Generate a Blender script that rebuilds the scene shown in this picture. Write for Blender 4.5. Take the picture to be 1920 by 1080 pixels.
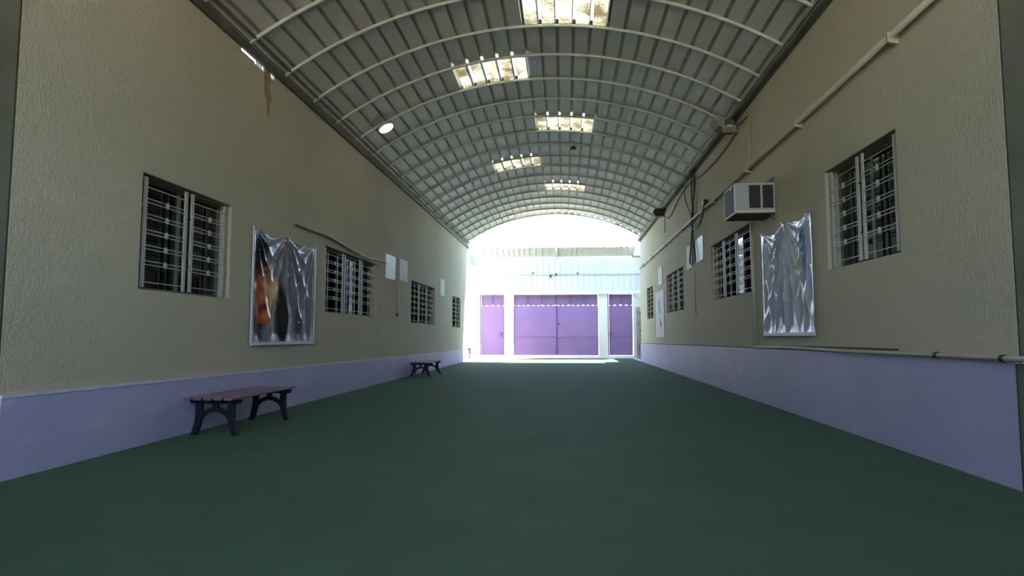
import bpy, math, random
from mathutils import Vector, Matrix
random.seed(7)
for o in list(bpy.data.objects): bpy.data.objects.remove(o)
C = bpy.context.scene.collection
S = bpy.context.scene
PI = math.pi

# ------------------------------------------------------------ camera, sky, sun, exposure
cam = bpy.data.objects.new('camera', bpy.data.cameras.new('camera')); C.objects.link(cam)
cam.data.sensor_width = 36.0
cam.data.lens = 36.0 * 1160 / 1920
cam.data.clip_start = 0.05; cam.data.clip_end = 500
cam.location = (0, 0, 1.1)
cam.rotation_euler = (math.radians(90 + 4.38739), 0, math.radians(4.91274))
S.camera = cam

world = bpy.data.worlds.new('world'); S.world = world; world.use_nodes = True
wn = world.node_tree; bgn = wn.nodes['Background']
sky = wn.nodes.new('ShaderNodeTexSky'); sky.sky_type = 'NISHITA'
sky.sun_disc = False; sky.sun_elevation = math.radians(66); sky.sun_rotation = math.radians(100)
sky.air_density = 1.0; sky.dust_density = 1.0; sky.ozone_density = 1.5
wn.links.new(sky.outputs[0], bgn.inputs[0]); bgn.inputs[1].default_value = 0.42

sl = bpy.data.lights.new('sun', 'SUN'); sl.energy = 15.0; sl.angle = math.radians(0.6); sl.color = (1, 0.95, 0.88)
sun = bpy.data.objects.new('sun', sl); C.objects.link(sun)
sun.rotation_euler = Vector((0.27, 0.16, 0.93)).to_track_quat('Z', 'Y').to_euler()

S.view_settings.view_transform = 'Standard'; S.view_settings.look = 'None'
S.view_settings.gamma = 1.0; S.view_settings.use_curve_mapping = False
S.view_settings.exposure = 2.02

# ------------------------------------------------------------ dimensions of the place (metres)
XL, XR = -4.2, 3.18            # inner faces of the two long walls
YL0, YR0, Y1 = 4.30, 4.67, 26.5  # near corners and far end of the long walls
ZL, ZR = 4.90, 5.10            # wall tops
YE = 30.0                      # end wall
AX, AZ, AR = -0.42, -0.58, 6.75  # axis and radius of the roof vault
RIB0, RIBD = 9.80, 1.053

# ------------------------------------------------------------ materials
MATS = {}
def nodes_of(m): m.use_nodes = True; return m.node_tree.nodes, m.node_tree.links, m.node_tree.nodes['Principled BSDF']
def mat(name, col, rough=0.6, metal=0.0, noise=None, bump=None, spec=0.5, streak=None, spots=None):
    """noise=(scale, amount) varies the paint; streak=(col, scale xyz, threshold, amount) stains with a shape of their own; bump=(scale, strength)."""
    if name in MATS: return MATS[name]
    m = bpy.data.materials.new(name); n, l, b = nodes_of(m); MATS[name] = m
    b.inputs['Base Color'].default_value = (*col, 1); b.inputs['Roughness'].default_value = rough
    b.inputs['Metallic'].default_value = metal; b.inputs['Specular IOR Level'].default_value = spec
    tc = n.new('ShaderNodeTexCoord'); out = None
    if noise:
        t = n.new('ShaderNodeTexNoise'); t.inputs['Scale'].default_value = noise[0]; t.inputs['Detail'].default_value = 6
        l.new(tc.outputs['Object'], t.inputs['Vector'])
        r = n.new('ShaderNodeMapRange'); r.inputs[1].default_value = .3; r.inputs[2].default_value = .7
        r.inputs[3].default_value = 1 - noise[1]; r.inputs[4].default_value = 1 + noise[1]
        l.new(t.outputs['Fac'], r.inputs[0])
        h = n.new('ShaderNodeVectorMath'); h.operation = 'SCALE'; h.inputs[0].default_value = col
        l.new(r.outputs[0], h.inputs['Scale']); out = h.outputs[0]
    for st in (streak or []):
        scol, sc, th, am = st
        mp = n.new('ShaderNodeMapping'); mp.inputs['Scale'].default_value = sc; l.new(tc.outputs['Object'], mp.inputs[0])
        t = n.new('ShaderNodeTexNoise'); t.inputs['Scale'].default_value = 1; t.inputs['Detail'].default_value = 8; t.inputs['Roughness'].default_value = .65
        l.new(mp.outputs[0], t.inputs['Vector'])
        r = n.new('ShaderNodeMapRange'); r.inputs[1].default_value = th; r.inputs[2].default_value = th + .12; r.inputs[3].default_value = 0; r.inputs[4].default_value = am
        l.new(t.outputs['Fac'], r.inputs[0])
        mx = n.new('ShaderNodeMixRGB'); l.new(r.outputs[0], mx.inputs[0])
        if out is None: mx.inputs[1].default_value = (*col, 1)
        else: l.new(out, mx.inputs[1])
        mx.inputs[2].default_value = (*scol, 1); out = mx.outputs[0]
    if out is not None: l.new(out, b.inputs['Base Color'])
    if bump:
        t = n.new('ShaderNodeTexNoise'); t.inputs['Scale'].default_value = bump[0]; t.inputs['Detail'].default_value = 5
        l.new(tc.outputs['Object'], t.inputs['Vector'])
        bp = n.new('ShaderNodeBump'); bp.inputs['Strength'].default_value = bump[1]; bp.inputs['Distance'].default_value = .01
        l.new(t.outputs['Fac'], bp.inputs['Height']); l.new(bp.outputs[0], b.inputs['Normal'])
    return m

WALLC = (0.53, 0.475, 0.345)
wall_m = mat('olive beige stucco', WALLC, .85, noise=(.5, .05), bump=(38, 1.0), spec=.2,
             streak=[((.40, .38, .31), (.8, .8, .12), .58, .35), ((.30, .27, .18), (9, 9, 9), .70, .6)])
white_wall = mat('white painted render', (.80, .80, .77), .8, noise=(1.2, .04), bump=(40, .3), spec=.2)
cream_wall = mat('cream painted render', (.72, .70, .58), .8, noise=(1.2, .04), bump=(40, .3), spec=.2)
recess_shade_m = mat('concrete with painted shade', (.085, .082, .055), .9, noise=(1.5, .2), bump=(20, .6), spec=.2)  # shade of the recess put into the base colour
dado_m = mat('lilac gloss paint', (.44, .42, .60), .5, noise=(.9, .08), bump=(30, .35), spec=.35,
             streak=[((.58, .57, .70), (1.1, 1.1, 2.4), .56, .55)])
dado_top_m = mat('worn pale lilac edge', (.62, .60, .72), .5, noise=(4, .12))
turf_m = mat('green artificial turf', (.045, .095, .052), .95, noise=(1.3, .12), bump=(260, 1.0), spec=.1)
_b = turf_m.node_tree.nodes['Principled BSDF']        # plastic blades shine when seen flat on
_b.inputs['Sheen Weight'].default_value = .10; _b.inputs['Sheen Roughness'].default_value = .2; _b.inputs['Sheen Tint'].default_value = (.6, 1, .5, 1)
_b.inputs['Roughness'].default_value = .7; _b.inputs['Specular IOR Level'].default_value = .2
concrete_m = mat('pale painted concrete', (.66, .65, .64), .8, noise=(1.5, .08), bump=(25, .4), spec=.2)
ground_m = mat('sandy ground', (.55, .50, .42), .95, noise=(.4, .1))
slab_m = mat('grey concrete slab', (.25, .24, .21), .9, noise=(1, .1))
sheet_m = mat('pale grey green roof sheet', (.57, .54, .48), .42, metal=.0, noise=(.7, .07), spec=.5, bump=(6, .12),
              streak=[((.40, .41, .36), (9, .35, 9), .60, .5)])
fence_m = mat('white sheet metal', (.70, .69, .67), .5, noise=(1, .04), spec=.4)
ribp_m = mat('pale green grey tube', (.50, .52, .44), .55, noise=(3, .1))
eave_m = mat('dark rusted angle', (.10, .09, .065), .7, noise=(4, .3))
eaveg_m = mat('weathered grey green plate', (.25, .26, .21), .7, noise=(2, .25), streak=[((.10, .08, .05), (3, .8, 3), .55, .8)])
grille_m = mat('cream painted steel', (.40, .39, .33), .5, noise=(8, .12), spec=.4, streak=[((.25, .17, .10), (14, 14, 7), .66, .7)])
alu_m = mat('bronze aluminium frame', (.16, .15, .12), .45, metal=.4)
reveal_m = mat('beige plaster reveal', (.42, .37, .27), .85, bump=(30, .5), streak=[((.20, .15, .09), (7, 7, 4), .60, .7)])
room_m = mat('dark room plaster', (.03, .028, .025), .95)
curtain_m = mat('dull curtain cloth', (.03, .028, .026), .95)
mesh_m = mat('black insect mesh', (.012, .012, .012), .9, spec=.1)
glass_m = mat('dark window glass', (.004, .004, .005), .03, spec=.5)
purple_m = mat('purple gate paint', (.29, .17, .375), .45, noise=(1.2, .06), spec=.4)
purple_dark = mat('faded purple header sheet', (.21, .13, .27), .6, noise=(3, .1))
purple_rail = mat('darker purple rail', (.17, .09, .27), .5)
steel_m = mat('worn steel', (.30, .29, .30), .4, metal=.6)
iron_m = mat('black cast iron', (.008, .007, .012), .55, spec=.25)
wood_m = mat('purple brown stained wood', (.17, .085, .10), .38, noise=(6, .2), spec=.5, streak=[((.30, .20, .20), (18, 1.5, 18), .58, .6)])
ac_m = mat('grey enamelled steel', (.36, .355, .33), .5, noise=(3, .06))
acedge_m = mat('pale enamelled edge', (.52, .51, .46), .5)
acdark_m = mat('black fin coil and shade', (.02, .02, .018), .6)
acmid_m = mat('dusty condenser mesh', (.10, .10, .09), .7)
conduit_m = mat('beige painted conduit', (.45, .41, .30), .55, noise=(4, .1))
cable_m = mat('dark cable', (.05, .042, .03), .6)
cablebr_m = mat('tan cable', (.22, .18, .11), .6)
board_m = mat('white laminated sheet', (.66, .65, .60), .45, noise=(3, .05))
board2_m = mat('faded pale sheet', (.55, .54, .48), .6, noise=(3, .05))
black_m = mat('black plastic', (.012, .012, .012), .5)
woodledge_m = mat('bare board', (.22, .19, .10), .8, noise=(6, .2))
teal_m = mat('faded teal cloth', (.25, .52, .48), .9, noise=(4, .2))
hem_m = mat('white vinyl hem', (.62, .61, .60), .4)
peel_m = mat('bare brown plaster', (.36, .25, .15), .95, noise=(10, .25), bump=(40, 1))
palepipe_m = mat('white plastic pipe', (.6, .6, .62), .4)

stand_m = mat('dull grey pipe', (.13, .13, .14), .6)
def emis(name, col, s):
    m = bpy.data.materials.new(name); n, l, b = nodes_of(m)
    b.inputs['Base Color'].default_value = (*col, 1); b.inputs['Emission Color'].default_value = (*col, 1); b.inputs['Emission Strength'].default_value = s
    return m
lampglow_m = emis('lit lamp diffuser', (1, .97, 1), 1.6)

def skylight_mat():
    m = bpy.data.materials.new('yellowed fibreglass'); m.use_nodes = True; n = m.node_tree.nodes; l = m.node_tree.links
    for x in list(n): n.remove(x)
    out = n.new('ShaderNodeOutputMaterial'); tc = n.new('ShaderNodeTexCoord')
    t = n.new('ShaderNodeTexNoise'); t.inputs['Scale'].default_value = 34; t.inputs['Detail'].default_value = 8; t.inputs['Roughness'].default_value = .75
    t2 = n.new('ShaderNodeTexNoise'); t2.inputs['Scale'].default_value = 2.3; t2.inputs['Detail'].default_value = 3
    l.new(tc.outputs['Object'], t.inputs[0]); l.new(tc.outputs['Object'], t2.inputs[0])
    ad = n.new('ShaderNodeMath'); ad.operation = 'ADD'; l.new(t.outputs['Fac'], ad.inputs[0]); l.new(t2.outputs['Fac'], ad.inputs[1])
    r = n.new('ShaderNodeValToRGB'); r.color_ramp.elements[0].position = .43; r.color_ramp.elements[0].color = (.022, .018, .009, 1)
    r.color_ramp.elements[1].position = .58; r.color_ramp.elements[1].color = (.115, .11, .078, 1)
    hf = n.new('ShaderNodeMath'); hf.operation = 'MULTIPLY'; hf.inputs[1].default_value = .5; l.new(ad.outputs[0], hf.inputs[0]); l.new(hf.outputs[0], r.inputs[0])
    tr = n.new('ShaderNodeBsdfTranslucent'); l.new(r.outputs[0], tr.inputs[0])
    df = n.new('ShaderNodeBsdfDiffuse'); df.inputs[0].default_value = (.4, .37, .3, 1)
    mx = n.new('ShaderNodeMixShader'); mx.inputs[0].default_value = .25; l.new(tr.outputs[0], mx.inputs[1]); l.new(df.outputs[0], mx.inputs[2])
    l.new(mx.outputs[0], out.inputs[0]); return m
skyl_m = skylight_mat()
skyrib_m = bpy.data.materials.new('clean fibreglass rib'); skyrib_m.use_nodes = True
_n = skyrib_m.node_tree.nodes; _l = skyrib_m.node_tree.links
_t = _n.new('ShaderNodeBsdfTranslucent'); _t.inputs[0].default_value = (.17, .168, .15, 1)
_l.new(_t.outputs[0], _n['Material Output'].inputs[0])

# ------------------------------------------------------------ mesh helpers
class MB:
    def __init__(s): s.v = []; s.f = []; s.uv = None; s.smooth = False
    def box(s, x0, x1, y0, y1, z0, z1):
        k = len(s.v)
        s.v += [(x0,y0,z0),(x1,y0,z0),(x1,y1,z0),(x0,y1,z0),(x0,y0,z1),(x1,y0,z1),(x1,y1,z1),(x0,y1,z1)]
        s.f += [tuple(k+i for i in q) for q in ((3,2,1,0),(4,5,6,7),(0,1,5,4),(1,2,6,5),(2,3,7,6),(3,0,4,7))]
        return s
    def quad(s, *p): k = len(s.v); s.v += list(p); s.f.append(tuple(range(k, k+len(p)))); return s
    def prism(s, poly, axis, a, b):
        """poly: 2D outline; axis: 0/1/2 extrusion axis."""
        def P(p, t):
            q = list(p); q.insert(axis, t); return tuple(q)
        k = len(s.v); n = len(poly)
        s.v += [P(p, a) for p in poly] + [P(p, b) for p in poly]
        s.f.append(tuple(k+i for i in range(n))[::-1]); s.f.append(tuple(k+n+i for i in range(n)))
        for i in range(n): j = (i+1) % n; s.f.append((k+i, k+j, k+n+j, k+n+i))
        return s
    def tube(s, pts, r, n=8, closed=False, rf=None):
        pts = [Vector(p) for p in pts]; k0 = len(s.v); up = None
        for i, p in enumerate(pts):
            d = (pts[min(i+1, len(pts)-1)] - pts[max(i-1, 0)]).normalized()
            if up is None:
                up = Vector((0,0,1)) if abs(d.z) < .9 else Vector((0,1,0))
            a = d.cross(up).normalized(); b = a.cross(d).normalized(); up = b
            rr = rf(i) if rf else r
            for j in range(n):
                t = 2*PI*j/n; s.v.append(tuple(p + a*math.cos(t)*rr + b*math.sin(t)*rr))
        for i in range(len(pts)-1):
            for j in range(n):
                q = (j+1) % n; s.f.append((k0+i*n+j, k0+i*n+q, k0+(i+1)*n+q, k0+(i+1)*n+j))
        s.f.append(tuple(k0+j for j in range(n))); m = k0+(len(pts)-1)*n; s.f.append(tuple(m+j for j in range(n))[::-1])
        return s
    def lathe(s, prof, c, n=16, M=None):
        k = len(s.v); M = M or Matrix.Identity(3)
        for r, z in prof:
            for j in range(n):
                t = 2*PI*j/n; s.v.append(tuple(Vector(c) + M @ Vector((r*math.cos(t), r*math.sin(t), z))))
        for i in range(len(prof)-1):
            for j in range(n):
                q = (j+1) % n; s.f.append((k+i*n+j, k+i*n+q, k+(i+1)*n+q, k+(i+1)*n+j))
        s.f.append(tuple(k+j for j in range(n))[::-1]); m = k+(len(prof)-1)*n; s.f.append(tuple(m+j for j in range(n)))
        return s
    def build(s, name, m, parent=None, bevel=0, smooth=False, loc=None):
        me = bpy.data.meshes.new(name); me.from_pydata(s.v, [], s.f); me.validate()
        import bmesh
        bm = bmesh.new(); bm.from_mesh(me); bmesh.ops.recalc_face_normals(bm, faces=bm.faces); bm.to_mesh(me); bm.free()
        me.materials.append(m)
        if smooth:
            for p in me.polygons: p.use_smooth = True
        return link(name, me, parent, bevel)
def link(name, me, parent=None, bevel=0):
    o = bpy.data.objects.new(name, me); C.objects.link(o)
    if parent:
        o.parent = parent; base = parent
        # children are written in world coordinates: undo the parents' placement
        off = Vector((0,0,0)); q = parent
        while q: off += Vector(q.location); q = q.parent
        o.location = -off
    if bevel:
        b = o.modifiers.new('bevel', 'BEVEL'); b.width = bevel; b.segments = 2; b.limit_method = 'ANGLE'
    return o
def tag(o, label=None, cat=None, group=None, kind=None):
    for k, v in (('label', label), ('category', cat), ('group', group), ('kind', kind)):
        if v: o[k] = v
    return o
def empty(name, loc=(0,0,0), parent=None, **kw):
    o = bpy.data.objects.new(name, None); C.objects.link(o); o.location = loc; o.empty_display_size = .1
    if parent: o.parent = parent
    return tag(o, **kw)
def smooth_path(pts, n=8):
    P = [Vector(p) for p in pts]; P = [P[0]*2-P[1]] + P + [P[-1]*2-P[-2]]; out = []
    for i in range(1, len(P)-2):
        for k in range(n):
            t = k/n; a, b, c, d = P[i-1], P[i], P[i+1], P[i+2]
            out.append(.5*((2*b)+(c-a)*t+(2*a-5*b+4*c-d)*t*t+(3*b-a-3*c+d)*t**3))
    return out + [P[-2]]

# ------------------------------------------------------------ the two long walls
WIN_L = [(5.75,7.41,1.555,2.74),(10.48,13.50,1.50,2.69),(16.60,19.68,1.44,2.62),(22.82,24.58,1.41,2.585)]
WIN_R = [(6.12,7.75,1.885,3.095),(10.85,13.76,1.845,3.04),(16.92,19.74,1.795,2.97),(22.77,24.40,1.73,2.92)]
TH = .22
def long_wall(name, X, out, y0, y1, ztop, holes, notch, label):
    """A solid wall with its window holes cut through; out = +1/-1 direction away from the hall; notch = (ya, yb, depth) broken wall tops."""
    ys = sorted({y0, y1, *[h[0] for h in holes], *[h[1] for h in holes], *[n[0] for n in notch], *[n[1] for n in notch]})
    zs = sorted({0, ztop, *[h[2] for h in holes], *[h[3] for h in holes], *[ztop-n[2] for n in notch]})
    m = MB()
    def solid(i, j):
        if i < 0 or j < 0 or i >= len(ys)-1 or j >= len(zs)-1: return False
        y, z = (ys[i]+ys[i+1])/2, (zs[j]+zs[j+1])/2
        if any(h[0] < y < h[1] and h[2] < z < h[3] for h in holes): return False
        return not any(n[0] < y < n[1] and z > ztop-n[2] for n in notch)
    Xo = X + out*TH
    for i in range(len(ys)-1):
        for j in range(len(zs)-1):
            if not solid(i, j): continue
            a, b, c, d = ys[i], ys[i+1], zs[j], zs[j+1]
            m.quad((X,a,c),(X,b,c),(X,b,d),(X,a,d)); m.quad((Xo,a,c),(Xo,b,c),(Xo,b,d),(Xo,a,d))
            if not solid(i-1,j): m.quad((X,a,c),(Xo,a,c),(Xo,a,d),(X,a,d))
            if not solid(i+1,j): m.quad((X,b,c),(Xo,b,c),(Xo,b,d),(X,b,d))
            if not solid(i,j-1): m.quad((X,a,c),(X,b,c),(Xo,b,c),(Xo,a,c))
            if not solid(i,j+1): m.quad((X,a,d),(X,b,d),(Xo,b,d),(Xo,a,d))
    # drop coincident verts so the recalculated normals are consistent
    o = m.build(name, wall_m)
    import bmesh
    bm = bmesh.new(); bm.from_mesh(o.data); bmesh.ops.remove_doubles(bm, verts=bm.verts, dist=1e-5)
    bmesh.ops.recalc_face_normals(bm, faces=bm.faces); bm.to_mesh(o.data); bm.free()
    return tag(o, label=label, kind='structure')
wall_left = long_wall('wall_left', XL, -1, YL0, Y1, ZL, WIN_L, [(7.05,7.13,.05),(7.5,7.85,.075),(7.85,8.42,.10)],
    'long olive beige stucco wall with four barred windows and one dark banner')
wall_right = long_wall('wall_right', XR, 1, YR0, Y1, ZR, WIN_R, [],
    'long olive beige stucco wall carrying the air conditioner and the silver banner')
# peeled plaster patch under the eave, left wall
MB().prism([(8.10,4.90),(8.27,4.90),(8.33,4.74),(8.28,4.62),(8.37,4.50),(8.30,4.40),(8.31,4.26),(8.24,4.20),(8.20,4.42),(8.15,4.50),(8.13,4.68)],
           0, XL-.01, XL+.006).build('peeled_plaster_patch', peel_m, wall_left)
# little daylight leak in the left wall, painted as a thin pale strip
MB().box(XL-.005, XL+.004, 11.72, 11.755, 4.55, 4.70).build('painted_light_leak', hem_m, wall_left)

# the rooms behind the windows, dark and closed
def rooms(name, xa, xb, label):
    m = MB()
    m.box(xb-.05, xb+.05, 4.8, 26.4, 0, 3.9)
    m.box(min(xa,xb), max(xa,xb), 4.75, 4.85, 0, 3.9); m.box(min(xa,xb), max(xa,xb), 26.35, 26.45, 0, 3.9)
    m.box(min(xa,xb), max(xa,xb), 4.75, 26.45, 3.9, 4.0); m.box(min(xa,xb), max(xa,xb), 4.75, 26.45, -.02, .02)
    for y in (9.2, 15.2, 21.2): m.box(min(xa,xb), max(xa,xb), y-.05, y+.05, 0, 3.9)
    tag(m.build(name, room_m), label=label, kind='structure')
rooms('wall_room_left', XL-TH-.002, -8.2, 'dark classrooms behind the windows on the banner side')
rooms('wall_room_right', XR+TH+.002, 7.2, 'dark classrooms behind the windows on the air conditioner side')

# ------------------------------------------------------------ painted dado bands
def dado(name, X, inn, y0, y1, z0, z1, label):
    a, b = X-inn*.01, X+inn*.025
    m = MB(); k = 0
    m.v = [(a,y0,0),(b,y0,0),(b,y0,z0),(a,y0,z0),(a,y1,0),(b,y1,0),(b,y1,z1),(a,y1,z1)]
    m.f = [(0,1,2,3),(4,5,6,7),(0,1,5,4),(1,2,6,5),(2,3,7,6),(3,0,4,7)]
    o = m.build(name, dado_m); tag(o, label=label, kind='structure')
    c, d = b, b+inn*.006
    m = MB(); m.v = [(a,y0,z0),(d,y0,z0),(d,y0,z0+.022),(a,y0,z0+.022),(a,y1,z1),(d,y1,z1),(d,y1,z1+.022),(a,y1,z1+.022)]
    m.f = [(0,1,2,3),(4,5,6,7),(0,1,5,4),(1,2,6,5),(2,3,7,6),(3,0,4,7)]
    m.build('top_edge', dado_top_m, o)
dado('baseboard_left', XL, 1, YL0, Y1, .63, .47, 'lilac painted dado band below the dark banner wall')
dado('baseboard_right', XR, -1, YR0, Y1, .905, .74, 'lilac painted dado band with scuffed paint below the silver banner')

# ------------------------------------------------------------ windows with sashes and burglar grilles
def window(n, X, out, y0, y1, z0, z1, npan, label, glass=()):
    w = empty('window_%d' % n, (X, y0, z0)); tag(w, label=label, kind='structure')
    inn = -out
    # plaster lining of the reveal (far side catches light)
    for (ya, yb, za, zb) in ((y0-.001,y0+.006,z0,z1),(y1-.006,y1+.001,z0,z1),(y0,y1,z0-.001,z0+.006),(y0,y1,z1-.006,z1+.001)):
        xa, xb = sorted((X+out*.004, X+out*.20)); MB().box(xa, xb, ya, yb, za, zb).build('reveal', reveal_m, w)
    # aluminium frame and sashes, 14 cm inside
    xf = X + out*.15; fa, fb = sorted((xf, xf+out*.04)); f = MB(); t = .04
    f.box(fa,fb,y0,y1,z0,z0+t).box(fa,fb,y0,y1,z1-t,z1).box(fa,fb,y0,y0+t,z0+t,z1-t).box(fa,fb,y1-t,y1,z0+t,z1-t)
    ns = 2*npan if npan == 3 else 2; W = (y1-y0-2*t)/ns
    for i in range(1, ns): f.box(fa,fb,y0+t+i*W-.02,y0+t+i*W+.02,z0+t,z1-t)
    f.build('frame', alu_m, w)
    for i in range(ns):
        a = y0+t+i*W+.02; b = y0+t+(i+1)*W-.02; g = MB(); g.box(fa+.012, fa+.018, a, b, z0+t, z1-t)
        if i in glass: g.build('pane', glass_m, w)
    # curtains hanging inside
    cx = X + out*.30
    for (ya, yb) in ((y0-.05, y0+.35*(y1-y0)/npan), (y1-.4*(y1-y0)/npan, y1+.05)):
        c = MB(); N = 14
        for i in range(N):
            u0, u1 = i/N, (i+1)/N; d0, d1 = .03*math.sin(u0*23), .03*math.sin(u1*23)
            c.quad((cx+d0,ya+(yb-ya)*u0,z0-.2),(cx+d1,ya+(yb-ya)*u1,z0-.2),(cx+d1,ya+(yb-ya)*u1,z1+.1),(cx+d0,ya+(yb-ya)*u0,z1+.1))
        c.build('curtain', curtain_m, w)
    # grille panels close to the wall face
    gx = X + out*.035; gap = .075; H = z1-z0; PW = (y1-y0-gap*(npan+1))/npan
    rod_me = diamond_me = None
    for p in range(npan):
        a = y0+gap+p*(PW+gap); b = a+PW
        gp = MB(); u, v = sorted((gx-inn*.005, gx+inn*.005))
        for yy in (a, b-.045): gp.box(u-.004, v+.004, yy, yy+.045, z0+.03, z1-.03)
        for (s_, dy) in ((a, -gap-.002), (b, 0)):        # ties to the reveal and to the next panel
            for zz in (.27, .72): gp.box(u, v, s_+dy, s_+dy+gap+.002, z0+H*zz, z0+H*zz+.012)
        g = gp.build('grille_panel', grille_m, w)
        lv = [z0+.085] + [z1-.13-k*(H-.30)/5.55 - (H-.30)/5.55*.85 for k in range(5)] + [z1-.13]
        def rod(z):
            global_y = (a+b)/2
            m = MB().box(gx+inn*.004-.004, gx+inn*.004+.004, a, b, z-.0045, z+.0045); return m.build('grille_rod', grille_m, g)
        rod(lv[0]); rod(lv[-1])
        for z in lv[1:-1]:
            rod(z+.019); rod(z-.019)
            c = (a+b)/2; d = MB(); s = .035; k = 0; xx0, xx1 = sorted((gx+inn*.006, gx+inn*.022))
            d.prism([(c, z-s),(c+s*.8, z),(c, z+s),(c-s*.8, z)], 0, xx0, xx1); d.build('diamond', grille_m, g)
    return w
L_LAB = ['two-panel barred window nearest the camera, on the dark banner wall',
         'wide barred window just beyond the dark banner with a cable running over its head',
         'wide barred window above the far bench',
         'small far barred window near the daylight end of the bench wall']
R_LAB = ['two-panel barred window nearest the camera, on the silver banner wall',
         'wide barred window partly under the air conditioner with bright reflections in its glass',
         'barred window third along the silver banner wall, before the far white poster',
         'narrow looking farthest barred window of the air conditioner wall, beyond the white poster']
GL = [(0,1),(3,),(),()]; GR = [(0,1),(2,0),(),()]
for i, w in enumerate(WIN_L): window(i+1, XL, -1, *w, 2 if i in (0,3) else 3, L_LAB[i], GL[i])
for i, w in enumerate(WIN_R): window(i+5, XR, 1, *w, 2 if i in (0,3) else 3, R_LAB[i], GR[i])

# ------------------------------------------------------------ floor, turf, ground
tag(MB().box(-6.5, 5.5, -5.0, 31.5, -.12, 0).build('floor', concrete_m), label='pale painted concrete floor under the turf, bare before the gates', kind='structure')
tag(MB().box(-60, 60, -40, 90, -.4, -.13).build('ground', ground_m), label='bare sandy ground outside the hall', kind='structure')
RX0, RX1 = -5.6, 4.6
edge = [(3.17,29.86),(-1.0,29.86),(-1.45,29.6),(-1.75,29.0),(-2.3,28.55),(-3.1,28.42),(-4.17,28.40)]
turf = MB().prism([(RX0+.01,-4.6),(RX1-.01,-4.6),(RX1-.01,4.66),(3.155,4.66)] + [(3.155,29.86)] + edge[1:-1] + [(-4.175,28.40),(-4.175,4.28),(RX0+.01,4.28)], 2, .0, .018).build('artificial_turf', turf_m)
tag(turf, 'dark green artificial turf covering the hall floor from wall to wall', 'turf', kind='stuff')


# ------------------------------------------------------------ recess around the camera
m = MB(); m.box(RX0-.2, RX0, -4.8, YL0, 0, 5.3); tag(m.build('wall_recess_left', recess_shade_m), label='side recess wall with shade painted in, at the frame edge by the bench wall', kind='structure')
m = MB(); m.box(RX1, RX1+.2, -4.8, YR0, 0, 5.3); tag(m.build('wall_recess_right', recess_shade_m), label='side recess wall with shade painted in, at the frame edge by the conduit', kind='structure')
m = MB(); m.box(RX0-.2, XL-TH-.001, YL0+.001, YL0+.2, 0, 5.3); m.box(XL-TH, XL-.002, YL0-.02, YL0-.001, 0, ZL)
tag(m.build('wall_return_left', recess_shade_m), label='return of the bench wall beside the recess, shade painted in', kind='structure')
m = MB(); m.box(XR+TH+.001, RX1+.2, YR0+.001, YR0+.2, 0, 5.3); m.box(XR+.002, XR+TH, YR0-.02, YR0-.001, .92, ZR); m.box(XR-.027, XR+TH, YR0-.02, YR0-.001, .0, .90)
tag(m.build('wall_return_right', recess_shade_m), label='return of the air conditioner wall beside the recess, shade painted in', kind='structure')
m = MB(); m.box(RX0-.2, XL+.05, -4.8, YL0+.2, 5.02, 5.2); m.box(XR-.05, RX1+.2, -4.8, YR0+.2, 5.12, 5.3)
tag(MB().box(RX0, RX1, -4.85, -4.65, 0, 2.3).build('wall_back_blocker', wall_m), label='low unseen wall added behind the camera to cut rear skylight', kind='structure')  # added out of view, holds back skylight from behind
m = MB(); m.box(RX0-.2, XL+.05, -4.8, YL0+.2, 5.02, 5.2); m.box(XR-.05, RX1+.2, -4.8, YR0+.2, 5.12, 5.3)
tag(m.build('ceiling_recess', slab_m), label='concrete slabs over the side recesses', kind='structure')

# ------------------------------------------------------------ vaulted roof
def ang(p): return math.radians(-34.5 + 66.7*p/28)      # p: position across the vault, 0 left .. 28 right
def vp(p, r): a = ang(p); return (AX + r*math.sin(a), AZ + r*math.cos(a))
ceiling = empty('ceiling', (AX, 0, 5)); tag(ceiling, label='barrel vault of pale ribbed metal sheets on bent tube ribs', kind='structure')
NP = 29
def pb(k): return -.07 + .98*k
COLS = [0, 4, 9, 14, 19, 24, 29]
RG = .045/.28          # half groove in pan units handled below
def sheet(k0, k1, ya, yb, r, name, m, mrib=None):
    """Sheet of pans k0..k1: flat pans with narrow ribs pressed outwards between them."""
    g = .10; dep = .075; lines = []
    prof = []
    for k in range(k0, k1):
        p0, p1 = pb(k), pb(k+1)
        prof += [(p0-(.09 if k == k0 else 0), r+dep, 1), (p0+g*.75, r+dep, 1), (p0+g, r, 0), (p1-g, r, 0), (p1-g*.75, r+dep, 1)]
    prof.append((pb(k1)+.09, r+dep+.002, 1))
    me_v, me_f, mi = [], [], []
    pts = [(*vp(p, rr), rib) for p, rr, rib in prof]
    for (x, z, rib) in pts: me_v += [(x, ya, z), (x, yb, z)]
    for i in range(len(pts)-1):
        me_f.append((2*i, 2*i+2, 2*i+3, 2*i+1)); mi.append(1 if (pts[i][2] or pts[i+1][2]) else 0)
    me = bpy.data.meshes.new(name); me.from_pydata(me_v, [], me_f); me.materials.append(m)
    if mrib:
        me.materials.append(mrib)
        for p, q in zip(me.polygons, mi): p.material_index = q
    return link(name, me, ceiling)
SKY = {(-1, 3), (1, 2), (4, 3), (7, 2), (10, 3)}     # (bay from rib 0, column) of the translucent sheets
for bay in range(-13, 15):
    ya = RIB0 + bay*RIBD; yb = ya + RIBD
    for c in range(6):
        off = .004*((bay + c) % 2)
        if (bay, c) in SKY:
            o = sheet(COLS[c], COLS[c+1], ya-.01, yb+.02, AR+.03+off, 'skylight_sheet', skyl_m, skyrib_m); o['label'] = 'yellowed translucent sheet glowing with daylight'
        else: sheet(COLS[c], COLS[c+1], ya-.01, yb+.03, AR+.03+off, 'roof_sheet', sheet_m)
ye = RIB0 + 15*RIBD
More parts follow.
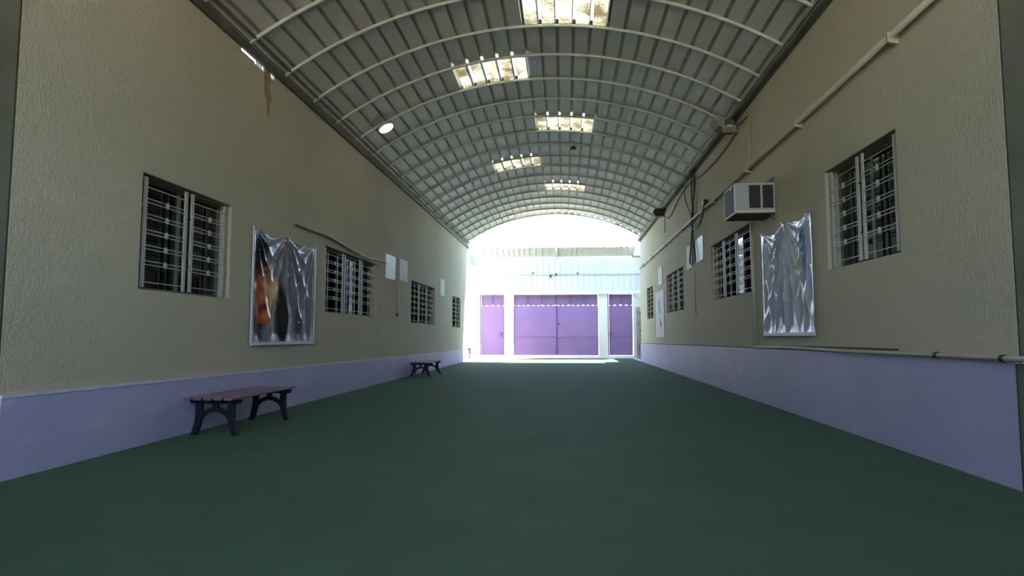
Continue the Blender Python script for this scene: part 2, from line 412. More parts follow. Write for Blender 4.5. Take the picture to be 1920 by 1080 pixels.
for c, ext in enumerate((.75, .62, .5, .12, .1, .08)):
    sheet(COLS[c], COLS[c+1], ye-.01, ye+ext, AR+.03, 'roof_sheet', sheet_m)
rib_me = None
for k in range(-13, 16):
    y = RIB0 + k*RIBD
    if rib_me is None:
        mb = MB(); mb.tube([(vp(p*28/48, AR)[0], 0, vp(p*28/48, AR)[1]) for p in range(49)], .026, 8)
        o = mb.build('roof_rib', ribp_m, ceiling, smooth=True); rib_me = o.data
    else: o = link('roof_rib', rib_me, ceiling)
    o.location.y += y
# eave steel on the two wall tops
m = MB(); m.box(XL-.01, XL+.045, 4.3, Y1, ZL-.035, ZL+.075)
tag(m.build('trim_1', eave_m), label='dark rusted eave angle along the top of the bench wall', kind='structure')
m = MB(); x, z = vp(.55, AR-.02)
m.tube([(x, y_, z+.02) for y_ in (4.3, 15, Y1)], .022, 6); m.tube([(vp(.25, AR)[0], y_, vp(.25, AR)[1]) for y_ in (4.3, 15, Y1)], .016, 6)
tag(m.build('trim_2', eave_m), label='dark purlin just above the eave of the bench wall', kind='structure')
m = MB(); m.box(XR-.11, XR+.02, 4.4, Y1, ZR+.005, ZR+.03); m.box(XR-.11, XR-.095, 4.4, Y1, ZR-.02, ZR+.07)
tag(m.build('trim_3', eaveg_m), label='weathered grey green eave plate along the top of the air conditioner wall', kind='structure')
m = MB(); m.box(XR-.02, XR+.0, 4.4, Y1, ZR-.05, ZR-.015)
tag(m.build('trim_4', eave_m), label='dark joint strip under the right eave plate', kind='structure')
# closing strips outside the eaves (weather flashing) keep daylight out except at the broken gap
m = MB(); m.box(XL-.30, XL-.20, -4.8, 7.58, ZL-.15, ZL+.25); m.box(XL-.30, XL-.20, 8.44, Y1, ZL-.15, ZL+.25)
tag(m.build('trim_5', eave_m), label='rusty flashing behind the left eave, open at the gap', kind='structure')
m = MB(); m.box(XR+.12, XR+.22, -4.8, Y1, ZR-.15, ZR+.25)
tag(m.build('trim_6', eave_m), label='rusty flashing behind the right eave', kind='structure')

# ------------------------------------------------------------ end yard: walls, gates, fence
def end_wall():
    holes = [(-4.19,-2.94,.13,3.09),(-2.53,1.60,.12,3.09),(2.02,3.25,.13,3.09)]
    m = MB(); X = [-4.9,-4.19,-2.94,-2.53,1.60,2.02,3.25,3.62]
    for i in (0, 2, 4, 6): m.box(X[i], X[i+1], YE, YE+.25, 0, 3.09)
    for h in holes: m.box(h[0], h[1], YE, YE+.25, 0, h[2])
    m.box(-4.9, 3.62, YE-.12, YE+.25, 3.09, 3.26)
    tag(m.build('wall_end', white_wall), label='white end wall with piers and lintel around the purple gates', kind='structure')
end_wall()
tag(MB().box(-5.1, -4.9, Y1, YE+.25, 0, 4.2).build('wall_yard_left', white_wall), label='white side wall of the sunlit yard beyond the bench wall', kind='structure')
tag(MB().box(-4.9, XL-TH, Y1-.05, Y1, 0, ZL).build('wall_yard_return', white_wall), label='white back of the bench wall at the yard', kind='structure')
tag(MB().box(3.62, 3.85, Y1, YE+.25, 0, 4.9).build('wall_yard_right', cream_wall), label='cream side wall of the yard beyond the air conditioner wall', kind='structure')
MB().prism([(3.25,3.09),(3.62,3.09),(3.62,2.72)], 1, YE-.10, YE).build('haunch', cream_wall, bpy.data.objects['wall_yard_right'])

def gate_leaf(name, parent, x0, x1, z0, z1, y, rails):
    o = MB().box(x0, x1, y, y+.035, z0, z1).build(name, purple_m, parent, bevel=.004)
    for z in rails: MB().box(x0+.02, x1-.02, y-.008, y, z-.012, z+.012).build('weld_rail', purple_rail, o)
    MB().box(x0, x0+.035, y-.012, y, z0, z1).build('stile', purple_rail, o); MB().box(x1-.035, x1, y-.012, y, z0, z1).build('stile', purple_rail, o)
    return o
def tabs(parent, x0, x1, n, y):
    w = (x1-x0)/n
    for i in range(n): MB().box(x0+w*(i+.22), x0+w*(i+.22)+w*.56, y+.004, y+.028, 2.535, 2.57).build('gate_tab', purple_m, parent)
def header(parent, x0, x1, n, y):
    w = (x1-x0)/n
    for i in range(n): MB().box(x0+w*i+.012, x0+w*(i+1)-.012, y+.008, y+.03, 2.565, 3.085).build('header_panel', purple_dark, parent)
    for i in range(1, n): MB().box(x0+w*i-.022, x0+w*i+.022, y-.02, y+.032, 2.60, 3.085).build('header_rib', purple_rail, parent)
g = empty('vehicle_gate', (-.46, YE+.1, .12)); tag(g, 'wide double leaf purple steel gate in the middle of the end wall', 'gate')
gate_leaf('gate_leaf', g, -2.51, -.415, .14, 2.54, YE+.10, (1.02,)); l2 = gate_leaf('gate_leaf', g, -.405, 1.585, .14, 2.54, YE+.10, (1.02,))
tabs(g, -2.5, 1.58, 17, YE+.1); header(g, -2.52, 1.59, 6, YE+.1)
lk = MB().box(-.46, -.22, YE+.065, YE+.10, 1.66, 1.70).box(-.44, -.38, YE+.06, YE+.10, 1.50, 1.70).build('sliding_bolt', purple_rail, g)
MB().lathe([(.028,0),(.03,.02),(.03,.05),(.02,.06)], (-.38, YE+.05, 1.50), 10).build('padlock', steel_m, lk)
MB().box(-.44, -.18, YE+.07, YE+.10, 1.0, 1.045).build('drop_bolt', steel_m, g)
MB().box(-.43, -.39, YE+.07, YE+.10, .16, 2.52).build('meeting_strip', purple_rail, g)
def ped(n, x0, x1, label, lx):
    d = empty('door_%d' % n, ((x0+x1)/2, YE+.1, .13)); tag(d, label=label, kind='structure')
    gate_leaf('door_leaf', d, x0+.07, x1-.02, .15, 2.54, YE+.10, (1.02,) if lx < x0+.5 else ())
    MB().box(x0, x0+.06, YE+.06, YE+.13, .13, 3.09).build('door_frame', purple_dark, d)
    tabs(d, x0+.06, x1-.02, 4, YE+.1); header(d, x0+.06, x1-.01, 2, YE+.1)
    b = MB().box(lx-.12, lx+.14, YE+.06, YE+.10, 1.20, 1.235).box(lx-.02, lx+.03, YE+.055, YE+.10, 1.08, 1.23).build('bolt', purple_rail, d)
    MB().lathe([(.025,0),(.03,.02),(.03,.05),(.02,.06)], (lx+.03, YE+.05, .98), 10).build('padlock', steel_m, d)
ped(1, -4.17, -2.95, 'narrow pale purple steel door left of the vehicle gate', -3.12)
ped(2, 2.03, 3.24, 'narrow purple steel door right of the vehicle gate', 2.16)
d3 = MB().box(3.38, 3.43, 29.10, 29.93, .03, 2.42).build('door_3', eaveg_m, bevel=.004); tag(d3, label='grey open door leaf seen edge on at the right end of the yard', kind='structure')
for z in (.4, 1.3, 2.1): MB().box(3.43, 3.62, 29.85, 29.91, z, z+.08).build('hinge', steel_m, d3)
MB().box(3.34, 3.38, 29.2, 29.28, 1.1, 1.14).build('handle', steel_m, d3)

# ribbed sheet fence above the lintel and its sloped cap
fence = empty('sheet_metal_fence', (-.5, YE+.05, 3.26)); tag(fence, 'white ribbed sheet metal fence standing on the end wall lintel', 'fence')
def ribsheet(parent, x0, x1, n, pa, pb_, name, m):
    """n pans between x0 and x1; pa, pb_ = lower and upper (y, z)."""
    w = (x1-x0)/n; mb = MB(); pr = []
    for i in range(n):
        a = x0+i*w; pr += [(a, .0), (a+w-.030, .0), (a+w-.024, .035), (a+w-.006, .035)]
    pr.append((x1, 0))
    dy, dz = pb_[0]-pa[0], pb_[1]-pa[1]; L = math.hypot(dy, dz); ny, nz = -dz/L, dy/L
    for (x, d) in pr: mb.v += [(x, pa[0]+ny*d, pa[1]+nz*d), (x, pb_[0]+ny*d, pb_[1]+nz*d)]
    for i in range(len(pr)-1): mb.f.append((2*i, 2*i+2, 2*i+3, 2*i+1))
    me = bpy.data.meshes.new(name); me.from_pydata(mb.v, [], mb.f); me.materials.append(m); return link(name, me, parent)
for i in range(6): x = -4.70+i*1.395; ribsheet(fence, x, x+1.395, 5, (YE+.02, 3.26), (YE+.02, 4.86), 'fence_sheet', fence_m)
MB().tube([(-4.72, YE-.04, 4.06), (3.6, YE-.04, 4.05)], .022, 8).build('rail', ribp_m, fence)
MB().tube([(-4.72, YE-.04, 4.85), (3.6, YE-.04, 4.85)], .026, 8).build('rail', fence_m, fence)
for x in (-4.68, -.40, 3.6): MB().box(x-.03, x+.03, YE+.03, YE+.09, 3.26, 4.9).build('post', fence_m, fence)
cap = empty('fence_awning', (-.5, YE+.3, 4.88)); tag(cap, 'short ribbed sheet awning leaning out from the top of the white fence', 'awning')
for i in range(6):
    x = -4.20+i*1.247; ribsheet(cap, x, x+1.247, 5 if i % 2 else 4, (YE-.02, 4.90), (YE-.90, 5.23), 'awning_sheet', sheet_m)
MB().tube([(-4.2, YE-.92, 5.235), (3.28, YE-.92, 5.235)], .022, 8).build('top_rail', eaveg_m, cap)
p = MB().box(-.43, -.36, YE-.98, YE-.93, 5.05, 5.30).build('bracket', fence_m, cap)
MB().prism([(YE-.95,5.12),(YE-.95,5.20),(YE-.03,4.88),(YE-.03,4.80)], 0, -.44, -.35).build('strut', fence_m, cap)
o = MB().tube(smooth_path([(3.58, YE-.9, 5.33),(3.48, YE-.95, 5.38),(3.36, YE-.9, 5.24),(3.33, YE-.5, 5.02),(3.30,YE-.1,4.86)]), .035, 8).build('bent_pipe', palepipe_m, smooth=True)
tag(o, 'bent pale pipe at the right end of the fence awning', 'pipe')
o = MB().tube(smooth_path([(-4.50, YE-.9, 5.28),(-4.34, YE-.9, 5.22),(-4.25, YE-.6, 5.02),(-4.22, YE-.1, 4.82)]), .03, 8).build('bent_pipe', palepipe_m, smooth=True)
tag(o, 'curved pale pipe at the left end of the fence awning', 'pipe')
o = MB().box(3.22, 3.62, YE-.22, YE-.02, 4.86, 4.93).build('wooden_board', woodledge_m, bevel=.004); tag(o, 'short brown board under the bent pipe beside the right yard wall', 'board')
# teal cloth hanging by the fence
m = MB(); N = 10
for i in range(N):
    u0, u1 = i/N, (i+1)/N
    for j in range(6):
        v0, v1 = j/6, (j+1)/6
        def P(u, v): wdt = .30*(1-.25*v)+.05*math.sin(9*v); return (-4.68+.06*v+wdt*u, YE-.12+.03*math.sin(14*u+3*v), 5.18-.68*v+.05*math.sin(5*u))
        m.quad(P(u0,v0), P(u1,v0), P(u1,v1), P(u0,v1))
o = m.build('hanging_cloth', teal_m); tag(o, 'faded teal cloth scrap hung at the left end of the fence', 'cloth')
s_ = o.modifiers.new('thick', 'SOLIDIFY'); s_.thickness = .006
for (x, z, lab, h) in ((-.42, 4.06, 'dark clamp on the fence rail beside the middle post', .13), (-.68, 3.98, 'dark clamp hanging just below the fence rail left of the middle', .17),
                  (.62, 4.11, 'small dark clamp on the fence rail right of the middle', .07), (-1.55, 4.12, 'small dark clamp on the fence rail left of the middle', .07)):
    o = MB().prism([(x-.035, z-h/2),(x+.02, z-h*.6),(x+.045, z-.01),(x+.01, z+h*.5),(x-.04, z+h*.3)], 1, YE-.10, YE-.06).build('rail_clamp', black_m, bevel=.004); tag(o, lab, 'clamp')

# stand pipe at the far left corner
sp = empty('standpipe', (-4.26, 27.3, 0)); tag(sp, 'short pale standpipe with dark round head where the bench wall ends', 'pipe')
MB().lathe([(.085,0),(.085,.05),(.06,.07),(.06,.42),(.08,.44),(.08,.46)], (-4.26,27.3,0), 14).build('post', stand_m, sp, smooth=False)
ry = Matrix.Rotation(PI/2, 3, 'X')
MB().lathe([(.085,-.03),(.10,-.01),(.10,.03),(.07,.045)], (-4.26,27.3,.50), 16, ry).build('round_head', steel_m, sp)
MB().lathe([(.045,0),(.045,.05)], (-4.26,27.26,.50), 12, ry).build('gauge_face', black_m, sp)
MB().lathe([(.03,-.04),(.03,.04)], (-4.20,27.24,.36), 10, ry).build('valve', iron_m, sp)

# ------------------------------------------------------------ banners
def banner_mat(kind):
    m = bpy.data.materials.new(kind); n, l, b = nodes_of(m)
    uv = n.new('ShaderNodeUVMap'); uv.uv_map = 'UVMap'; sep = n.new('ShaderNodeSeparateXYZ'); l.new(uv.outputs[0], sep.inputs[0])
    nz = n.new('ShaderNodeTexNoise'); nz.inputs['Scale'].default_value = 7; nz.inputs['Detail'].default_value = 5; l.new(uv.outputs[0], nz.inputs[0])
    U, V = sep.outputs[0], sep.outputs[1]
    def M(op, a, b_=None, clamp=False):
        x = n.new('ShaderNodeMath'); x.operation = op; x.use_clamp = clamp
        for i, q in enumerate((a, b_)):
            if q is None: continue
            if isinstance(q, (int, float)): x.inputs[i].default_value = q
            else: l.new(q, x.inputs[i])
        return x.outputs[0]
    def blob(cu, cv, ru, rv, soft=.35, wob=.6):
        du = M('DIVIDE', M('SUBTRACT', U, cu), ru); dv = M('DIVIDE', M('SUBTRACT', V, cv), rv)
        d = M('ADD', M('MULTIPLY', du, du), M('MULTIPLY', dv, dv))
        d = M('ADD', d, M('MULTIPLY', M('SUBTRACT', nz.outputs['Fac'], .5), wob*4))
        return M('DIVIDE', M('SUBTRACT', 1.0, d), soft, True)
    def mix(base, fac, col):
        x = n.new('ShaderNodeMixRGB'); l.new(fac, x.inputs[0])
        if isinstance(base, tuple): x.inputs[1].default_value = (*base, 1)
        else: l.new(base, x.inputs[1])
        x.inputs[2].default_value = (*col, 1); return x.outputs[0]
    if kind == 'printed':
        c = mix((.26, .26, .30), blob(.10, .55, .12, .62, .5, .15), (.02, .018, .03))
        c = mix(c, blob(.41, .20, .085, .42, .5, .1), (.03, .028, .032))
        c = mix(c, blob(.70, .25, .05, .5, .8, .2), (.10, .10, .12))
        c = mix(c, blob(.20, .45, .17, .28, .9, 1.6), (.50, .10, .04))
        c = mix(c, blob(.235, .46, .12, .24, .9, 1.3), (.72, .32, .08))
        c = mix(c, blob(.28, .47, .08, .20, 1.2, 1.0), (.72, .62, .38))
        for cu in (.54, .60, .70, .74, .80): c = mix(c, blob(cu, .20, .014, .010, .5, 0), (.55, .58, .62))
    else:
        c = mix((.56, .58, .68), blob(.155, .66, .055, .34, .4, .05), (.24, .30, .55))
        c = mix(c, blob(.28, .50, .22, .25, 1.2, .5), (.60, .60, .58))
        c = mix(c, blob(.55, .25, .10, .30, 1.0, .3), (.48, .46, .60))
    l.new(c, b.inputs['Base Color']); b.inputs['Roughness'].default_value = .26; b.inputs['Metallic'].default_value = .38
    return m
def banner(name, X, inn, y0, y1, z0, z1, nails, topf, kind, label):
    root = empty(name, (X, (y0+y1)/2, z0)); tag(root, label, 'banner')
    NU, NV = 150, 110; W = y1-y0; H = z1-z0; v_, f_, uvs = [], [], []
    def depth(u, v):
        d = 0.0
        for i, (nu, k, ph, am) in enumerate(nails):
            dx = (u-nu)*W; dz = (1.0-v)*H + .03; r = math.hypot(dx, dz); a = math.atan2(dx, dz)
            fold = math.sin(k*a + ph + .3*math.sin(2*r+ph)); fold = 1-abs(fold)**.8*1.6
            w = math.exp(-((dx/(.25+.45*r))**2)); d += 1.25*am*w*fold*min(1, r*2.6)*(1-.35*v)
        for i in range(len(nails)-1):                     # swags between the nails
            a, b = nails[i][0], nails[i+1][0]
            if a <= u <= b:
                s = (u-a)/(b-a); q = (1-v)*H - .22*math.sin(PI*s)*H*.55
                d += .016*math.sin(q*17+1)*math.exp(-abs(q)*2.4)*math.sin(PI*s)
        d += .006*math.sin(u*41+3*v)*(1-v)
        return d
    for j in range(NV+1):
        for i in range(NU+1):
            u, v = i/NU, j/NV; zt = z1 - topf(u)
            e = min(1, min(u, 1-u)*14) * min(1, v*10+.1)
            v_.append((X + inn*(.035 + max(-.028, depth(u, v)*e)), y0+W*u, z0+(zt-z0)*v)); uvs.append((u, v))
    for j in range(NV):
        for i in range(NU): a = j*(NU+1)+i; f_.append((a, a+1, a+NU+2, a+NU+1))
    me = bpy.data.meshes.new('cloth'); me.from_pydata(v_, [], f_); ul = me.uv_layers.new(name='UVMap')
    for lp in me.loops: ul.data[lp.index].uv = uvs[lp.vertex_index]
    for p in me.polygons: p.use_smooth = True
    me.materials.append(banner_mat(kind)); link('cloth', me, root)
    a, b = sorted((X+inn*.028, X+inn*.046))
    MB().box(a, b, y0, y1, z0-.035, z0+.012).build('bottom_hem', hem_m, root)
    for (yy, zt) in (((y0, z1-topf(0)), (y1, z1-topf(1))) if kind == 'printed' else ()): MB().box(a+.002, b-.002, yy-.018, yy+.018, z0, zt).build('side_hem', hem_m, root)
    for nu, *_ in nails:
        rz = Matrix.Rotation(inn*PI/2, 3, 'Y'); MB().lathe([(.012,-.03),(.012,.05),(.02,.052),(.02,.06)], (X, y0+W*nu, z1-topf(nu)-.015), 8, rz).build('nail', steel_m, root)
    return root
def top_l(u): return .055*abs(math.sin(PI*min(u, .495)/.495)) if u < .495 else .05*math.sin(PI*(u-.495)/.505)
banner('wall_banner', XL, 1, 7.92, 9.98, 1.0, 2.57, [(0.02, 9, .4, .030), (.495, 8, .2, .045), (.98, 10, 1.0, .028)], top_l, 'printed',
       'dark creased vinyl banner with an orange flame print between two barred windows')
def top_r(u): return .07*math.sin(PI*u/.5) if u < .5 else .10*math.sin(PI*(u-.5)/.5) + .02*(u-.5)
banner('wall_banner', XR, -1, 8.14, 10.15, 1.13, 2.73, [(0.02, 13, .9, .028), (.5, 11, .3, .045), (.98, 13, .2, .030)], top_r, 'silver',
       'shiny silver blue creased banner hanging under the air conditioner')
# backing strips of the silver banner's folded top
# far narrow poster
pst = empty('wall_poster', (XR, 21.2, 1.03)); tag(pst, 'white poster with a small red mark between the two farthest barred windows', 'poster')
MB().box(XR-.02, XR-.004, 20.22, 22.10, 1.04, 2.58).build('sheet', board_m, pst)
MB().box(XR-.012, XR-.004, 22.10, 22.32, 1.08, 2.52).build('side_strip', eaveg_m, pst)
red_m = mat('pinkish red print', (.50, .12, .16), .6)
MB().prism([(20.75,1.38),(20.95,1.36),(21.10,1.50),(21.02,1.66),(20.86,1.70),(20.90,1.56),(20.72,1.50)], 0, XR-.0215, XR-.019).build('red_mark', red_m, pst)
lil_m = mat('faint lilac print', (.42, .40, .48), .6)
MB().prism([(20.8,1.85),(21.2,1.80),(21.5,2.1),(21.35,2.35),(20.95,2.25)], 0, XR-.021, XR-.019).build('faded_print', lil_m, pst)

# ------------------------------------------------------------ white sheets fixed to the walls
def plate(X, inn, y0, y1, z0, z1, m, label, skew=0):
    a, b = sorted((X+inn*.002, X+inn*.018)); o = MB().prism([(y0,z0+skew),(y1,z0),(y1,z1-skew),(y0,z1)], 0, a, b).build('wall_sheet', m, bevel=.003); tag(o, label, 'wall panel')
plate(XL, 1, 14.12, 14.95, 2.46, 3.02, board_m, 'white sheet at the end of the loose cable, left one of the close pair', -.02)
plate(XL, 1, 15.34, 16.13, 2.50, 3.06, board2_m, 'faded pale sheet, right one of the close pair past the loose cable')
plate(XL, 1, 20.50, 21.25, 2.45, 3.02, board_m, 'lone white sheet between the two farthest windows of the bench wall')
plate(XR, -1, 14.45, 15.23, 2.83, 3.42, board_m, 'larger white sheet right behind the hanging cable bundle', .02)
plate(XR, -1, 15.75, 16.37, 2.79, 3.38, board2_m, 'pale sheet just left of the hanging cable bundle')
plate(XR, -1, 20.50, 21.33, 2.78, 3.38, board_m, 'small white sheet above the far white poster')

# ------------------------------------------------------------ conduits, pipes, cables
def run(name, pts, r, m, label, cat, smooth=0, n=8):
    P = smooth_path(pts, smooth) if smooth else pts
    o = MB().tube(P, r, n).build(name, m, smooth=True); tag(o, label, cat); return o
hp = run('wall_pipe', [(XR-.06, 4.4, 3.96), (XR-.06, 14.0, 3.935), (XR-.06, 26.3, 3.92)], .034, conduit_m, 'long beige pipe running high along the whole air conditioner wall', 'pipe')
for y in (6.0, 8.4, 10.7, 13.2, 16.6, 19.5, 22.5, 25): MB().prism([(XR-.10,3.89),(XR,3.87),(XR,3.985),(XR-.10,3.985)], 1, y-.015, y+.015).build('pipe_clip', conduit_m, hp)
run('conduit', [(XR-.018, 10.66, 3.90), (XR-.018, 10.70, 4.86)], .014, conduit_m, 'thin upright conduit rising from the long pipe to the wooden ledge wire', 'conduit')
run('conduit', [(XR-.03, 10.68, 3.02), (XR-.03, 10.62, .92)], .022, conduit_m, 'upright conduit dropping from the air conditioner to the dado pipe', 'conduit')
run('conduit', [(XR-.012, 15.46, 2.68), (XR-.012, 15.40, 1.62)], .012, conduit_m, 'thin upright conduit under the hanging cable bundle', 'conduit')
for (y, z, lab) in ((15.40, 1.60, 'small beige box at the foot of the thin conduit under the cable bundle'), (15.47, 2.66, 'small beige box at the head of the thin conduit under the cable bundle')):
    o = MB().box(XR-.035, XR, y-.06, y+.06, z-.05, z+.05).build('junction_box', conduit_m, bevel=.006); tag(o, lab, 'junction box')
run('conduit', [(XL+.012, 15.12, 2.80), (XL+.012, 15.16, 1.64)], .012, conduit_m, 'thin upright conduit between the close pair of sheets on the bench wall', 'conduit')
o = MB().box(XL, XL+.04, 15.08, 15.22, 1.57, 1.65).build('socket_box', eave_m, bevel=.006); tag(o, 'small dark socket at the foot of the bench wall conduit', 'socket')
run('conduit', [(XR-.012, 19.75, 4.98), (XR-.012, 19.77, 4.35)], .012, conduit_m, 'short thin conduit below the far black floodlight', 'conduit')
run('dado_pipe', [(XR-.05, 4.3, .935), (XR-.05, 5.2, .935), (XR-.05, 7.3, .925), (XR-.045, 9.0, .93), (XR-.04, 10.66, .905)], .022, conduit_m, 'beige pipe lying along the dado edge from the near corner to the upright conduit', 'pipe', 4)
run('dado_cable', [(XR-.03, 6.2, .965), (XR-.03, 7.6, .962), (XR-.035, 9.2, .945), (XR-.03, 10.6, .90), (XR-.03, 14, .885), (XR-.03, 20, .83), (XR-.03, 26.3, .775)], .009, cable_m, 'thin dark cable lying on the dado edge of the air conditioner wall', 'cable', 6)
for y in (4.75, 5.55): 
    o = MB().tube([(XR-.05, y-.02, .935),(XR-.05, y+.02, .935)], .028, 8).build('pipe_coupling', black_m, bpy.data.objects['dado_pipe'])
# loose cable on the bench wall
lc = [(XL+.02,9.19,2.83),(XL+.03,9.68,2.845),(XL+.03,10.47,2.845),(XL+.03,11.26,2.805),(XL+.04,12.1,2.755),(XL+.03,12.8,2.74),(XL+.02,13.5,2.79),(XL+.02,14.15,2.81)]
run('loose_cable', lc, .018, conduit_m, 'beige sagging conduit over the second window of the bench wall', 'cable', 6)
run('loose_cable', [(x+.02, y, z+.012*math.sin(y*5)-.02) for x, y, z in lc[:5]], .009, cable_m, 'thin dark wire wrapped along the sagging beige conduit', 'cable', 6)
# cable along the eave of the right wall, from the ledge to the far floodlight
run('eave_cable', [(XR-.03,11.33,4.86),(XR-.03,12.12,4.77),(XR-.03,13.2,4.75),(XR-.04,14.21,4.79),(XR-.04,15.38,4.93),(XR-.03,16.2,4.95),(XR-.03,17.18,4.90),(XR-.03,18.2,4.72),(XR-.03,18.97,4.68),(XR-.03,19.6,4.80)], .020, cablebr_m, 'tan cable dipping along the wall from the wooden ledge to the far black floodlight', 'cable', 6)
run('eave_cable', [(XR-.03,10.70,4.86),(XR-.04,11.15,4.88),(XR-.05,11.5,4.92)], .010, cable_m, 'short black wire from the wooden ledge to the thin conduit top', 'cable', 4)
bd = [
 ([(XR-.05,15.3,5.10),(XR-.06,15.35,4.7),(XR-.06,15.28,4.3),(XR-.06,15.33,3.9),(XR-.06,15.5,3.4),(XR-.06,15.72,2.98),(XR-.06,15.55,2.86),(XR-.06,15.25,2.90),(XR-.06,15.05,2.95),(XR-.06,15.25,3.4),(XR-.07,15.38,3.9)], .018, cable_m, 'black cable of the hanging bundle with the longest loop'),
 ([(XR-.05,15.1,5.10),(XR-.08,14.85,4.7),(XR-.08,15.05,4.35),(XR-.08,15.3,4.0),(XR-.08,15.25,3.72),(XR-.10,14.6,3.60),(XR-.10,14.1,3.72),(XR-.10,13.85,3.93)], .018, cable_m, 'black cable of the hanging bundle looping up to the long pipe'),
 ([(XR-.15,15.5,5.06),(XR-.12,15.9,4.7),(XR-.07,16.0,4.5),(XR-.07,15.6,4.2),(XR-.07,15.25,3.9),(XR-.09,14.9,3.70),(XR-.09,14.4,3.75),(XR-.09,14.0,3.92)], .014, cablebr_m, 'tan cable of the hanging bundle bowing out to the left'),
 ([(XR-.04,15.2,5.10),(XR-.05,15.15,4.6),(XR-.05,15.2,4.2),(XR-.05,15.28,3.7),(XR-.05,15.38,3.2),(XR-.05,15.45,2.92)], .012, cable_m, 'thin black cable hanging straight in the bundle')]
for pts, r, m_, lab in bd: run('hanging_cable', pts, r, m_, lab, 'cable', 7)
o = MB().box(XR-.13, XR-.02, 13.75, 13.95, 3.97, 4.09).build('cable_clamp', black_m, bevel=.01); tag(o, 'dark clamp on the long pipe where the cable loops end', 'clamp')

# ------------------------------------------------------------ air conditioner
ac = empty('air_conditioner', (XR, 9.85, 2.94)); tag(ac, 'boxy grey window air conditioner sticking out above the silver banner', 'air conditioner')
x0, x1, y0, y1, z0, z1 = 2.585, XR, 9.55, 10.16, 2.945, 3.41
MB().box(x0+.006, x1, y0+.006, y1-.006, z0+.01, z1-.01).build('casing', ac_m, ac, bevel=.006)
e = MB()
for (ya, yb, za, zb) in ((y0,y1,z0,z0+.028),(y0,y1,z1-.028,z1),(y0,y0+.028,z0,z1),(y1-.028,y1,z0,z1)): e.box(x0-.008, x0+.012, ya, yb, za, zb)
e.build('face_frame', acedge_m, ac, bevel=.003)
MB().box(x0-.002, x0+.008, y0+.03, y1-.03, z0+.03, z1-.03).build('condenser_mesh', acmid_m, ac)
MB().box(x0+.0, x1, y0-.004, y1+.004, z1-.012, z1+.004).build('top_plate', acedge_m, ac, bevel=.002)
MB().box(x0+.0, x1, y0-.006, y1, z0+.012, z0+.05).build('base_tray', acedge_m, ac, bevel=.003)
MB().box(x0+.01, x1, y0+.01, y1-.01, z0-.004, z0+.012).build('underside_shade', acdark_m, ac)  # black plate, shade under the casing painted as colour
for (xa, xb) in ((2.80, 2.965), (3.0, 3.155)):
    gr = MB().box(xa, xb, y0-.001, y0+.01, z0+.085, z1-.03).build('side_grille', acdark_m, ac)
    for k in range(9): zz = z0+.11+k*.036; MB().prism([(y0-.010,zz),(y0-.002,zz),(y0-.002,zz+.012),(y0-.006,zz+.012)], 0, xa+.006, xb-.006).build('louvre', acdark_m, gr)
MB().prism([(XR-.14, z1),(XR, z1),(XR, z1+.11)], 1, y0+.02, y0+.05).build('bracket', eave_m, ac)
MB().lathe([(.022,0),(.022,.012),(.01,.014)], (x0-.008, y0+.17, z1-.055), 10, Matrix.Rotation(-PI/2, 3, 'Y')).build('badge', palepipe_m, ac)
MB().tube([(XR-.08, y0+.02, z0),(XR-.02, y0-.02, z0-.10)], .012, 6).build('stay', eave_m, ac)

# ------------------------------------------------------------ eave fittings
sh = empty('wooden_ledge', (XR-.1, 11.8, 4.95)); tag(sh, 'small wooden ledge with iron stay fixed high under the right eave', 'shelf')
MB().box(XR-.30, XR, 11.35, 11.75, 4.88, 4.905).box(XR-.30, XR, 11.35, 11.39, 4.80, 4.88).build('board', woodledge_m, sh, bevel=.003)
MB().box(XR-.30, XR, 11.33, 11.35, 4.895, 4.912).build('angle', conduit_m, sh)
fl = empty('floodlight', (XR-.12, 11.6, 4.92)); tag(fl, 'dark brown lamp body sitting on the small wooden ledge', 'floodlight')
MB().prism([(11.42,4.91),(11.80,4.91),(11.86,5.08),(11.62,5.13),(11.40,5.06)], 0, XR-.22, XR-.05).build('housing', eave_m, fl, bevel=.015)
MB().box(XR-.20, XR-.10, 11.38, 11.41, 4.915, 4.955).build('label_plate', hem_m, fl)
MB().prism([(XR-.42,5.10),(XR-.34,5.14),(XR-.20,5.12),(XR-.20,4.93),(XR-.34,4.96)], 1, 11.45, 11.8).build('reflector', eaveg_m, fl, bevel=.01)
f2 = empty('floodlight', (XR-.1, 19.8, 5.0)); tag(f2, 'black floodlight high under the far right eave at the cable end', 'floodlight')
MB().prism([(XR-.36,4.98),(XR-.30,5.13),(XR-.02,5.15),(XR-.02,4.93),(XR-.30,4.92)], 1, 19.75, 20.1).build('housing', black_m, f2, bevel=.02)
MB().prism([(XR-.40,5.0),(XR-.36,5.11),(XR-.345,5.11),(XR-.375,4.99)], 1, 19.77, 20.08).build('visor', palepipe_m, f2)
MB().box(XR-.30, XR, 19.85, 20.0, 4.89, 4.91).build('bracket', conduit_m, f2)

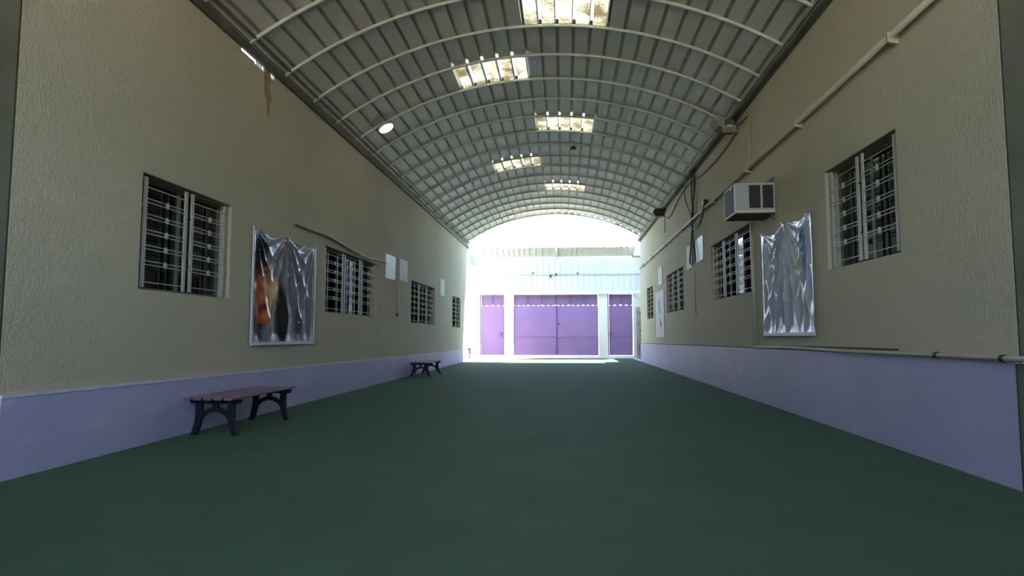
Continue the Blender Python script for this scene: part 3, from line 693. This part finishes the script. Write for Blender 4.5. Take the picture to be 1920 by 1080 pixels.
# lamp under the vault, left side
a = ang(2.62); nrm = Vector((math.sin(a), 0, math.cos(a))); c = Vector((AX, 11.86, AZ)) + nrm*(AR-.13)
q = Vector((0,0,1)).rotation_difference(nrm).to_matrix()
lp = empty('ceiling_lamp', c); tag(lp, 'small round lit lamp clamped to a roof rib near the left eave', 'lamp')
MB().lathe([(.10,.09),(.155,.05),(.165,.0),(.15,-.005)], c, 20, q).build('housing', ac_m, lp, smooth=False)
MB().lathe([(.145,-.004),(.14,-.03),(.10,-.05),(.04,-.058)], c, 20, q).build('diffuser', lampglow_m, lp, smooth=True)
for s in (-.07, .07): MB().tube([c + q @ Vector((s,0,.08)), c + q @ Vector((s,.02,.14)), c + q @ Vector((s,.10,.155))], .008, 6).build('bracket', conduit_m, lp)
hx, hz = vp(16.84, AR)
hk = empty('lamp_socket', (hx, 15.85, hz)); tag(hk, 'dark empty lamp socket hanging on a wire below the vault crown', 'lamp socket')
MB().tube([(hx, 15.85, hz+.02), (hx+.01, 15.85, hz-.10), (hx, 15.85, hz-.16)], .008, 6).build('wire', cable_m, hk)
MB().lathe([(.02,.05),(.05,.03),(.075,-.01),(.07,-.035),(.03,-.04)], (hx, 15.85, hz-.18), 12).build('cap', black_m, hk)

# ------------------------------------------------------------ benches
def bench(x0, x1, y0, y1, H, label, fl=.03, ins=.09):
    b = empty('park_bench', ((x0+x1)/2, (y0+y1)/2, 0)); tag(b, label, 'bench', 'benches along the left wall')
    n = 5; w = (x1-x0)/n
    for i in range(n): MB().box(x0+i*w+.014, x0+(i+1)*w-.014, y0, y1, H-.026, H).build('slat', wood_m, b, bevel=.005)
    xc = (x0+x1)/2
    for y in (y0+ins, y1-.06-ins):
        f = MB(); t0, t1 = y, y+.055
        f.prism([(x0-.005,H-.031),(x1+.005,H-.031),(x1-.01,H-.075),(x0+.01,H-.075)], 1, t0, t1)      # top bar
        o = f.build('end_frame', iron_m, b, bevel=.006)
        for s in (-1, 1):
            X = lambda d: xc + s*d; hw = (x1-x0)/2
            T = [k/7 for k in range(8)]
            ox = lambda t: hw - .06 + (fl+.06)*t**2.2 - .012*math.sin(PI*t)
            zz = lambda t: (H-.07)*(1-t) + .018*t
            out = [(ox(t), zz(t)) for t in T]; inn = [(ox(t)-.078+.012*t, zz(t)) for t in T[::-1]]
            MB().prism([(X(d), z) for d, z in out+inn], 1, t0+.004, t1-.004).build('leg', iron_m, b, bevel=.005)
        N = 14; hw = (x1-x0)/2-.10; arch = []
        for r0, hh in ((0, 0), (1, 0)):
            pass
        up = [(xc+hw*math.cos(PI*k/N), H-.27+.155*math.sin(PI*k/N)) for k in range(N+1)]
        lo = [(xc+(hw-.02)*math.cos(PI*k/N), H-.31+.145*math.sin(PI*k/N)) for k in range(N, -1, -1)]
        MB().prism(up+lo, 1, t0+.008, t1-.008).build('arch', iron_m, b)
        MB().box(xc-.03, xc+.03, t0+.006, t1-.006, H-.13, H-.06).build('spacer', iron_m, b)
    return b
bench(-4.09, -3.52, 6.35, 7.95, .435, 'nearer dark slatted bench with black cast iron ends against the lilac dado', -.015, .15)
bench(-4.08, -3.54, 16.05, 17.60, .40, 'farther small dark bench with splayed black legs below the third window')
